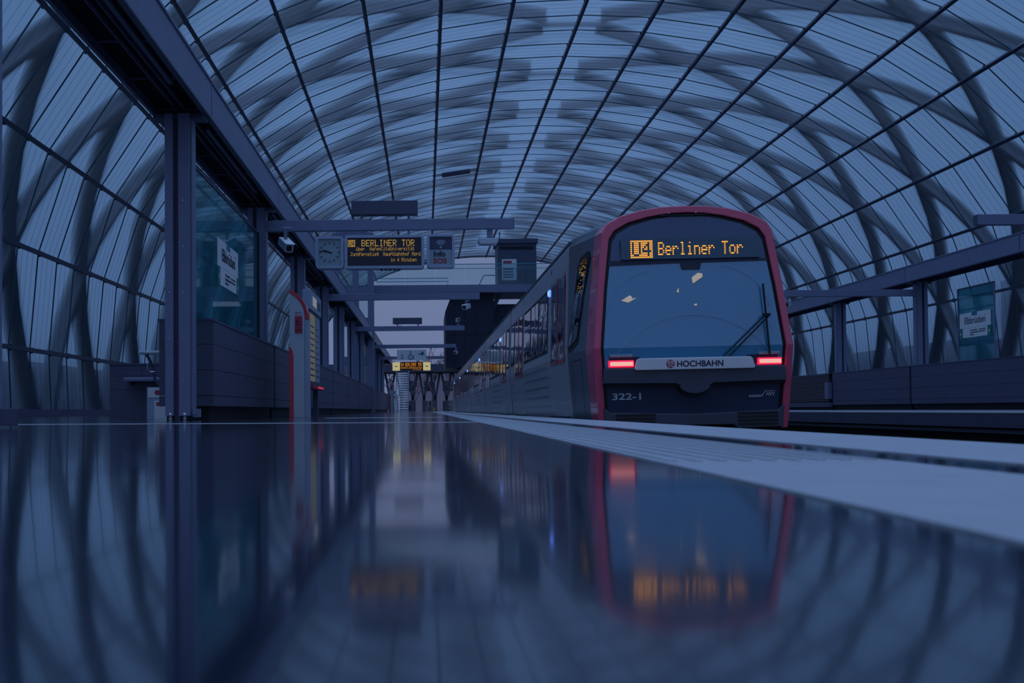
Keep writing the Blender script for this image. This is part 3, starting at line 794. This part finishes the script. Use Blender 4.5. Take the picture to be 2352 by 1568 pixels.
# bumper band with round notch
yy=yf(.5)
P=[(-1.04,.575),(-1.05,.40),(-.22,.385),(-.17,.36)]+[(.17*math.cos(math.radians(a))*1.1,.38+.115*math.sin(math.radians(a))) for a in range(200,341,10)]+[(.17,.36),(.22,.385),(1.05,.40),(1.04,.575)]
MB().prism(P,'y',yy-.05,yy+.10).build('bumper_band',M['train_trim'],tr,bevel=.012)
Pb=[(a,b-.025) for a,b in P[1:-1]]+[(1.04,.42),(-1.04,.42)]
MB().prism(Pb,'y',yy-.015,yy+.09).build('shadow_gap',M['black'],tr)
bd=MB().prism([(-.675,.545),(.665,.545),(.685,.56),(.655,.665),(.63,.68),(-.64,.68),(-.665,.665),(-.69,.56)],'y',yy-.085,yy-.03).build('name_board',M['white'],tr,bevel=.008)
mb=MB(); mb.prism([(-.285+.048*math.cos(t/20*6.283),.612+.048*math.sin(t/20*6.283)) for t in range(20)],'y',yy-.089,yy-.085); lg=mb.build('round_logo',M['redprint'],bd)
mb=MB()
for a,b,c,d in ((-.315,-.305,.60,.645),(-.298,-.292,.61,.65),(-.278,-.272,.61,.65),(-.265,-.255,.60,.645),(-.318,-.300,.612,.618),(-.30,-.27,.625,.631),(-.27,-.252,.612,.618),(-.310,-.296,.575,.60),(-.274,-.26,.575,.60),(-.31,-.26,.59,.60)): mb.box(a,b,yy-.092,yy-.089,c,d)
mb.build('castle_gate_emblem',M['white'],lg)
text_mesh('HOCHBAHN',.092,M['ink'],bd,'lettering',(-.215,yy-.087,.58),(1,0,0),(0,0,1),sx=1.02,bold=.018)
# lower apron
yl=.075
mb=MB(); mb.poly([(a,yf(z)+.03,z) for a,z in ((-1.01,.05),(-.93,.02),(.0,.0),(.93,.02),(1.01,.05),(1.04,.42),(-1.04,.42))]); mb.build('apron_panel',M['train_front'],tr)
mb=MB(); mb.prism([(-1.04,.13),(-.96,.065),(0,.035),(.96,.065),(1.04,.13),(1.02,-.13),(.5,-.14),(.45,-.095),(-.45,-.095),(-.5,-.14),(-1.02,-.13)],'y',yl-.03,yl+.12); mb.build('lower_apron',M['train_trim'],tr,bevel=.01)
for x0,x1 in ((-.90,-.45),(.50,.96)):
    mb=MB()
    for k in range(4): mb.box(x0,x1,yl-.045,yl-.029,-.10+k*.042,-.08+k*.042)
    mb.build('grille',M['black'],tr)
text_mesh('322-1',.105,M['lightgrey'],tr,'lettering',(-.94,yf(.22)+.022,.215),(1,0,0),(0,0,1),sx=1.5,bold=.02)
mb=MB(); 
for a,b,c in ((.64,.78,.215),(.64,.80,.23)): mb.box(a,b,yf(.22)+.015,yf(.22)+.024,c,c+.008)
mb.beam((.79,yf(.22)+.02,.222),(.83,yf(.22)+.02,.285),.008,.006,up=(0,1,0)); mb.box(.83,.94,yf(.22)+.015,yf(.22)+.024,.282,.289)
mb.build('swoosh_line',M['lightgrey'],tr)
text_mesh('HVV',.07,M['lightgrey'],tr,'lettering',(.835,yf(.22)+.02,.225),(1,0,0),(.25,0,1),sx=.72,bold=.02)
# wiper
wp=MB(); yw=yf(1.1)-.05
wp.beam((.86,yf(.63)-.045,.70),(.83,yf(1.55)-.045,1.52),.018,.02,up=(0,1,0)); w0=wp.build('wiper_blade',M['black'],tr)
mb=MB(); mb.tube([(.845,yf(1.15)-.06,1.17),(.33,yf(.7)-.03,.69)],.009,6); mb.tube([(.865,yf(1.15)-.06,1.14),(.40,yf(.7)-.03,.69)],.009,6); mb.box(.80,.88,yf(1.15)-.08,yf(1.15)-.04,1.14,1.17); mb.build('wiper_arm',M['black'],tr)
mb=MB()
for x in (-.20,.12): mb.ball((x,yf(2.38)-.01,2.385),.009,8,4)
mb.build('marker_lamp',M['white'],tr)
MB().box(-.30,.25,yf(2.37),yf(2.37)+.03,2.352,2.372).build('vent_slot',M['black'],tr)

# side cladding helpers; left side s=-1
def sx(z): return 1.20-(z-.85)*.025/.65 if 0.85<z<=1.5 else (1.175-(z-1.5)*.035/.75 if z>1.5 else 1.20-(.85-z)*.06/.85)
def sbox(mb,s,y0,y1,z0,z1,t0,t1):
    a,b=sx(z0),sx(z1)
    mb.hexa([(s*(a+t0),y0,z0),(s*(a+t1),y0,z0),(s*(a+t1),y1,z0),(s*(a+t0),y1,z0),(s*(b+t0),y0,z1),(s*(b+t1),y0,z1),(s*(b+t1),y1,z1),(s*(b+t0),y1,z1)]); return mb
T0=11.4
joints=[22.1+9.85*k for k in range(5)]
ends=[13.15]+joints+[68.0]
for i in range(len(ends)-1):
    a=ends[i]-T0+(.12 if i else 0); b=ends[i+1]-T0-.12
    mb=MB(); mb.loft([loop(HB,lambda z:a),loop(HB,lambda z:b)],cap0=True,cap1=True); mb.build('carriage_body',M['train'],tr)
    if i: 
        mb=MB(); HG=[(p[0]*.95,p[1]*.97) for p in HB]; mb.loft([loop(HG,lambda z:a-.26),loop(HG,lambda z:a+.02)]); mb.build('gangway_bellows',M['black'],tr)
    mb=MB()
    for s in (-1,1): mb.box(s*1.125-.012,s*1.125+.012,a,b,2.30,2.335)
    mb.build('roof_gutter',M['train_trim'],tr)
def window(y0,y1,z0=.98,z1=1.95,name='side_window',s=-1,vent=False):
    f=sbox(MB(),s,y0-T0,y1-T0,z0,z1,0,.006).build(name,M['black'],tr)
    sbox(MB(),s,y0-T0+.05,y1-T0-.05,z0+.05,z1-.05,.0,.010).build('glass',M['side_glass'],f)
    if vent: sbox(MB(),s,y0-T0+.05,y1-T0-.05,1.60,1.64,.008,.016).build('vent_bar',M['lightgrey'],f)
    return f
def door(y0,y1,s=-1):
    mid=(y0+y1)/2
    for a,b in ((y0,mid),(mid,y1)):
        d=sbox(MB(),s,a-T0+.01,b-T0-.01,.02,2.05,0,.012).build('door_leaf',M['train'],tr)
        g=sbox(MB(),s,a-T0+.10,b-T0-.10,.80,1.93,.010,.018).build('door_window',M['side_glass'],d)
        mb=MB()
        sbox(mb,s,a-T0+.06,a-T0+.10,.76,1.97,.012,.018); sbox(mb,s,b-T0-.10,b-T0-.06,.76,1.97,.012,.018); sbox(mb,s,a-T0+.10,b-T0-.10,.76,.80,.012,.018)
        mb.build('window_trim',M['red'],d,)
    sbox(MB(),s,y0-T0-.04,y1-T0+.04,-.05,.02,.0,.07).build('door_sill',M['train_trim'],tr)
for k in range(6):
    o_=9.85*k
    door(13.35+o_,14.90+o_)
    if 14.9+o_<66:
        for a,b in ((15.30,16.45),(16.55,17.70),(17.80,18.95)):
            if b+o_<67.5: window(a+o_,b+o_,vent=(a<15.4 or a>17.7))
        if 20.8+o_<67: door(19.20+o_,20.80+o_)
        if 21.85+o_<67:
            window(21.05+o_,21.85+o_,z0=1.05)
        if 23.0+o_<67: window(22.40+o_,23.05+o_,z0=1.05)
        mb=MB()
        for z in (.16,.31,.46,.61,.75):
            if 18.9+o_<67.5: sbox(mb,-1,15.35+o_-T0,18.9+o_-T0,z,z+.022,0,.012)
            if 21.8+o_<67: sbox(mb,-1,21.1+o_-T0,21.75+o_-T0,z,z+.022,0,.012)
        mb.build('side_rib',M['groove'],tr)
        # blue door lamp
        lamp=sbox(MB(),-1,15.02+o_-T0,15.11+o_-T0,1.82,1.92,.0,.035).build('door_lamp',M['bluelamp'],tr,bevel=.01)
        sbox(MB(),-1,15.045+o_-T0,15.085+o_-T0,1.845,1.895,.035,.041).build('lamp_core',M['bluecore'],lamp)
        mb=MB(); sbox(mb,-1,14.95+o_-T0,15.0+o_-T0,-.1,2.2,.0,.004); sbox(mb,-1,19.08+o_-T0,19.1+o_-T0,-.1,2.2,0,.004); sbox(mb,-1,20.9+o_-T0,20.93+o_-T0,-.1,2.2,0,.004); mb.build('panel_seam',M['black'],tr)
mb=MB()
for i in range(len(ends)-1): sbox(mb,1,ends[i]-T0+.5,ends[i+1]-T0-.5,.95,1.95,0,.01)
mb.build('far_side_window_band',M['side_glass'],tr)
# cab side window with amber text and hatch
def cx_(y,z):
    t=(y-.42)/(1.75-.42); h=mix(mix(HF,HB,.15),HB,max(0,min(1,(.0 if y<.42 else (.353*(y-.42)/.53 if y<.95 else .353+.647*(y-.95)/.8)))))
    for (a,b),(c,d) in zip(h,h[1:]):
        if b<=z<=d: return a+(c-a)*(z-b)/(d-b+1e-9)
    return h[0][0]
def cpatch(mb,P,off):
    mb.poly([(-(cx_(y,z)+off),y,z) for y,z in P]); return mb
cw=cpatch(MB(),[(1.00,.94),(1.60,.84),(1.70,.92),(1.22,1.92),(1.12,2.02),(.72,2.05),(.62,1.95)],.006).build('cab_side_window',M['black'],tr)
cpatch(MB(),[(1.07,1.00),(1.56,.92),(1.61,.98),(1.16,1.88),(1.09,1.95),(.76,1.98),(.70,1.90)],.012).build('glass',M['side_glass'],cw)
mb=MB()
rr=random.Random(2)
for r_ in range(12):
    for c_ in range(7):
        if rr.random()<.42:
            y=.80+c_*.042+r_*.008; z=1.88-r_*.028; cpatch(mb,[(y,z),(y+.02,z),(y+.02,z+.014),(y,z+.014)],.016)
mb.build('amber_side_text',M['led'],cw)
mb=MB()
for y0,y1,z0,z1 in ((.85,1.50,.72,.732),(.85,.862,-.05,.72),(1.49,1.502,-.05,.72),(1.72,1.735,-.1,2.2)): cpatch(mb,[(y0,z0),(y1,z0),(y1,z1),(y0,z1)],.003)
mb.build('hatch_seam',M['black'],tr)
# bogies and underframe
mb=MB()
for k in range(7):
    y=1.6+k*9.3
    for yy in (y,y+1.7):
        for s in (-1,1): mb.tube([(s*.70,yy,-.69),(s*.80,yy,-.69)],.30,20)
mb.v=[(a,b,c+.02) for a,b,c in mb.v]
mb.build('wheel',M['rail'],tr)
MB().box(-.95,.95,.25,56.4,-.62,-.10).build('underframe',M['black'],tr)

# ------------------------------------------------------------------ bridge, tower and stairs at the far end
YB=60.0
br=empty('footbridge',(0,YB,0),'grey pedestrian bridge with glass balustrade crossing above the far tracks','bridge')
MB().box(-5.2,13.5,0,4.0,7.22,7.68).build('deck',M['steel'],br)
for k in range(9): MB().box(-3.0+k*1.83,-1.2+k*1.83,.05,.07,7.68,8.85).build('balustrade_pane',M['rail_glass'],br)
mb=MB(); mb.tube([(-3.0,.0,8.92),(13.5,.0,8.92)],.03,6); mb.tube([(-3.0,.0,8.66),(13.5,.0,8.66)],.018,6); mb.build('handrail',M['teal'],br)
mb=MB(); mb.tube([(-3.0,2.0,8.35),(1.5,2.0,8.35)],.03,6); mb.tube([(-3.0,2.0,8.15),(1.5,2.0,8.15),(1.3,2.0,7.68)],.03,6); mb.tube([(4.4,2.0,8.5),(3.7,2,8.5),(3.3,2.0,7.7)],.04,6); mb.build('stair_handrail',M['teal'],br)
mb=MB(); mb.beam((4.6,1.0,7.2),(3.45,1.0,4.9),.28,.28,up=(0,1,0)); mb.build('strut',M['steel_dark'],br)
mb=MB(); mb.beam((3.6,1.6,7.2),(4.9,1.6,3.2),.28,.28,up=(0,1,0)); mb.build('strut',M['steel_dark'],br)
MB().box(3.6,9.2,2.5,3.0,4.6,6.75).build('cross_beam',M['steel_dark'],br)
bt=MB().box(0,2.36,0,2.2,0,2.55).build('lift_housing',M['steel_dark'],br); bt.location=(4.46,.4,7.68)
MB().box(-.12,2.45,-.1,2.3,2.55,2.82).build('roof_slab',M['steel_dark'],bt)
MB().box(.12,2.2,-.02,.0,2.18,2.35).build('lintel_gap',M['black'],bt)
ps=bt; MB().box(.25,1.15,-.03,.0,.30,1.58).build('poster',M['white'],bt); MB().box(.33,.85,-.035,-.03,1.28,1.48).build('poster_print',M['redprint'],ps)
mb=MB()
for k in range(4): mb.box(.33,.95,-.035,-.03,.45+k*.16,.52+k*.16)
mb.build('poster_text',M['infoblue'],ps)
tw=empty('lift_tower',(-5.4,YB-1.5,0),'grey framed lift tower left of the footbridge','tower')
for x in (0,1.15,2.05): MB().box(x,x+.36,0,.4,0,10.6).build('post',M['steel'],tw)
for z in (2.8,5.1,6.9,9.0,10.3): MB().box(.36,2.05,.02,.35,z,z+.5).build('rail',M['steel'],tw)
MB().box(.36,2.05,.36,.38,0,10.3).build('glazing',M['rail_glass'],tw)
MB().box(.0,2.4,2.0,2.2,0,10.6).build('rear_frame',M['steel_dark'],tw) if False else None
en=MB().prism([(0,0),(2.3,0),(2.55,1.6),(2.95,2.8),(2.95,4.52),(.42,4.52),(.0,3.45)],'y',0,6.0).build('stair_enclosure',M['navy'],br); en.location=(1.26,.6,2.7)
mb=MB()
for x in (.55,1.15,1.9): mb.box(x-.012,x+.012,-.01,.0,.0,4.4)
mb.box(0,2.7,-.01,0,2.0,2.02); mb.build('cladding_joint',M['black'],en)

st=empty('staircase',(-2.45,80.0,0),'far steel staircase with pale steps behind the second emergency pillar','stairs')
for k in range(17): MB().box(0.05,1.05,k*.28,k*.28+.30,k*.2+.02,k*.2+.13).build('step',M['white'],st)
for x in (0,1.05): MB().prism([(0,0),(.4,0),(5.0,3.2),(5.0,3.6),(4.7,3.6)],'x',x-.03,x+.03).build('stringer',M['stair'],st)
# far display on the fifth arm
fy=AY[4]
fd=empty('departure_display',(-1.0,fy-.3,3.05),'far amber LED display glowing orange between two yellow panels','display')
MB().box(-.82,.82,0,.2,0,.62).build('housing',M['screen'],fd)
for t_,a,b,c,d in (('U4 BERLINER TOR',-.76,.74,.30,.55),('HafenCity Jungfernstieg Nord',-.76,.76,.12,.26),('in 4 Minuten',.1,.7,.02,.10)):
    ledline(t_,a,b,c,d,'amber_word',M['led_far'],fd,y=-.012,fx=1,fz=1)
for x in (-1.12,1.12):
    yp=tag(MB().box(-.27,.27,0,.2,0,.60).build('lit_panel',M['yellow_lit'],None,loc=(-1.0+x,fy-.3,3.04)),'pale yellow lit square panel %s of the far orange display'%('left' if x<0 else 'right'),'sign')
    yp2=MB().box(-.10,.10,-.01,0,.27,.33).build('dark_symbol',M['infoblue'],yp)
ws=empty('direction_sign',(-.98,fy-.45,3.78),'far white sign with a 2, a wheelchair symbol and an arrow','sign')
MB().box(-1.08,1.08,0,.12,0,.77).build('board',M['white'],ws)
text_mesh('2',.40,M['teal'],ws,'lettering',(-.80,-.005,.14),(1,0,0),(0,0,1),bold=.02)
mb=MB(); c=Vector((-.06,-.01,.26))
ringp=[c+Vector((.17*math.cos(math.radians(a)),0,.17*math.sin(math.radians(a)))) for a in range(110,361,18)]
mb.tube(ringp,.026,6); mb.ball((-.08,-.01,.62),.05,8,5); mb.tube([(-.07,-.01,.54),(-.05,-.01,.34),(.09,-.01,.33),(.18,-.01,.16)],.032,6); mb.build('wheelchair_symbol',M['teal'],ws)
mb=MB(); mb.box(.50,.78,-.012,-.004,.42,.50); mb.prism([(.70,.36),(.90,.40),(.90,.52),(.78,.66),(.70,.60)],'y',-.012,-.004); mb.build('arrow',M['teal'],ws)
# roof light bar
lb=empty('maintenance_lamp',(1.05+.0,69.0,16.1),'dark bar lamp hung between two roof purlins','lamp')
mb=MB(); a=prof(-2); b=prof(-1); YL=67.5
A=Vector((a.x,YL,a.z-.25)); B=Vector((b.x,YL,b.z-.25)); lb.location=A
mb.tube([(0,0,0),tuple(B-A)],.035,6); mb.tube([(0,-.4,0),tuple(B-A+Vector((0,-.4,0)))],.035,6); mb.build('carrier_rod',M['purlin'],lb)
MB().beam((B-A)*.18,(B-A)*.82,.45,.22).build('casing',M['steel_dark'],lb)

# ------------------------------------------------------------------ outdoors beyond the hall
fb=empty('road_bridge',(0,112,0),'far dark road bridge on leaning columns at the end of the tracks','bridge')
MB().box(-14,30,0,6,4.45,5.32).build('deck',M['build_b'],fb)
for k in range(9):
    x=-4.0+k*1.28
    MB().box(x-.2,x+.2,.8,1.2,-1.36,1.35).build('pier',M['stair'],fb)
    for s in (-1,1): MB().beam((x,1,1.3),(x+s*.56,1,4.5),.25,.3,up=(0,1,0)).build('leaning_column',M['stair'],fb)
random.seed(11)
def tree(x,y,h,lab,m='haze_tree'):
    mb=MB()
    def br_(p,d,L,r,dep):
        q=p+d*L; mid=p+d*L*.5+Vector((random.uniform(-1,1),random.uniform(-1,1),random.uniform(-.3,.3)))*L*.05
        mb.tube([p,mid,q],[r,r*.85,r*.66],5 if dep<2 else 3)
        if dep>=5: return
        for _ in range(3 if dep<4 else 2):
            a=random.uniform(0,6.283); t=random.uniform(.35,.8)
            dd=(d+Vector((math.cos(a),math.sin(a),random.uniform(-.1,.5)))*t).normalized()
            br_(q-d*L*random.uniform(0,.35),dd,L*random.uniform(.62,.8),r*.58,dep+1)
    tr_=empty('bare_tree',(x,y,-1.36),lab,'tree','bare trees beyond the station end')
    br_(Vector((0,0,0)),Vector((0,0,1)),h*.30,h*.018,0)
    mb.build('branches',M[m],tr_)
tx=[(-3.5,124),(-1.6,138),(1.0,126),(3.0,144),(5.6,126),(9.6,140),(-8.5,134),(13.5,128)]
for i,(x,y) in enumerate(tx): tree(x,y,random.uniform(9,12),'bare winter tree behind the road bridge, %s from the left'%['second','third','fourth','fifth','sixth','seventh','first','eighth'][i])
# yellow signal plate
o=empty('signal_plate',(.83,95,-.2),'tiny yellow plate beside the track end','sign'); MB().box(-.04,.04,0,.08,-1.1,.6).build('post',M['steel_dark'],o); MB().box(-.11,.11,-.02,0,.28,.6).build('plate',M['yellow'],o)
# far buildings
def block(x0,x1,y0,y1,h,m,lab,axis='y'):
    o=empty('office_block',((x0+x1)/2,y0,-1.36),lab,'building'); cx=(x0+x1)/2
    MB().box(x0-cx,x1-cx,0,y1-y0,0,h).build('facade',M[m],o)
    mb=MB(); n=int(h/3.2)
    for r_ in range(n):
        z=1.4+r_*3.2
        for s in range(int((x1-x0)/3)): mb.box(x0-cx+.8+s*3,x0-cx+2.4+s*3,-.03,0,z,z+1.6)
    for r_ in range(n):
        z=1.4+r_*3.2
        for s in range(int((y1-y0)/3)):
            for xx in (x0-cx-.03,x1-cx): mb.box(xx,xx+.03,.8+s*3,2.4+s*3,z,z+1.6)
    mb.build('window_grid',M['side_glass'],o)
block(-30,-8,150,170,8.5,'build_b','low dark building beyond the trees left of the tracks')
block(-4,12,160,175,7.5,'build_a','pale low building beyond the trees straight ahead')
block(16,40,150,170,9,'build_b','dark building beyond the trees right of the tracks')
block(-70,-45,60,95,9,'build_a','pale building outside the left side of the vault')
block(-62,-42,105,135,7,'build_b','dark building outside the left side of the vault, farther along')
block(58,80,70,100,14,'build_a','pale building outside the right side of the vault')
block(60,84,112,140,9,'build_b','dark building outside the right side of the vault, farther along')
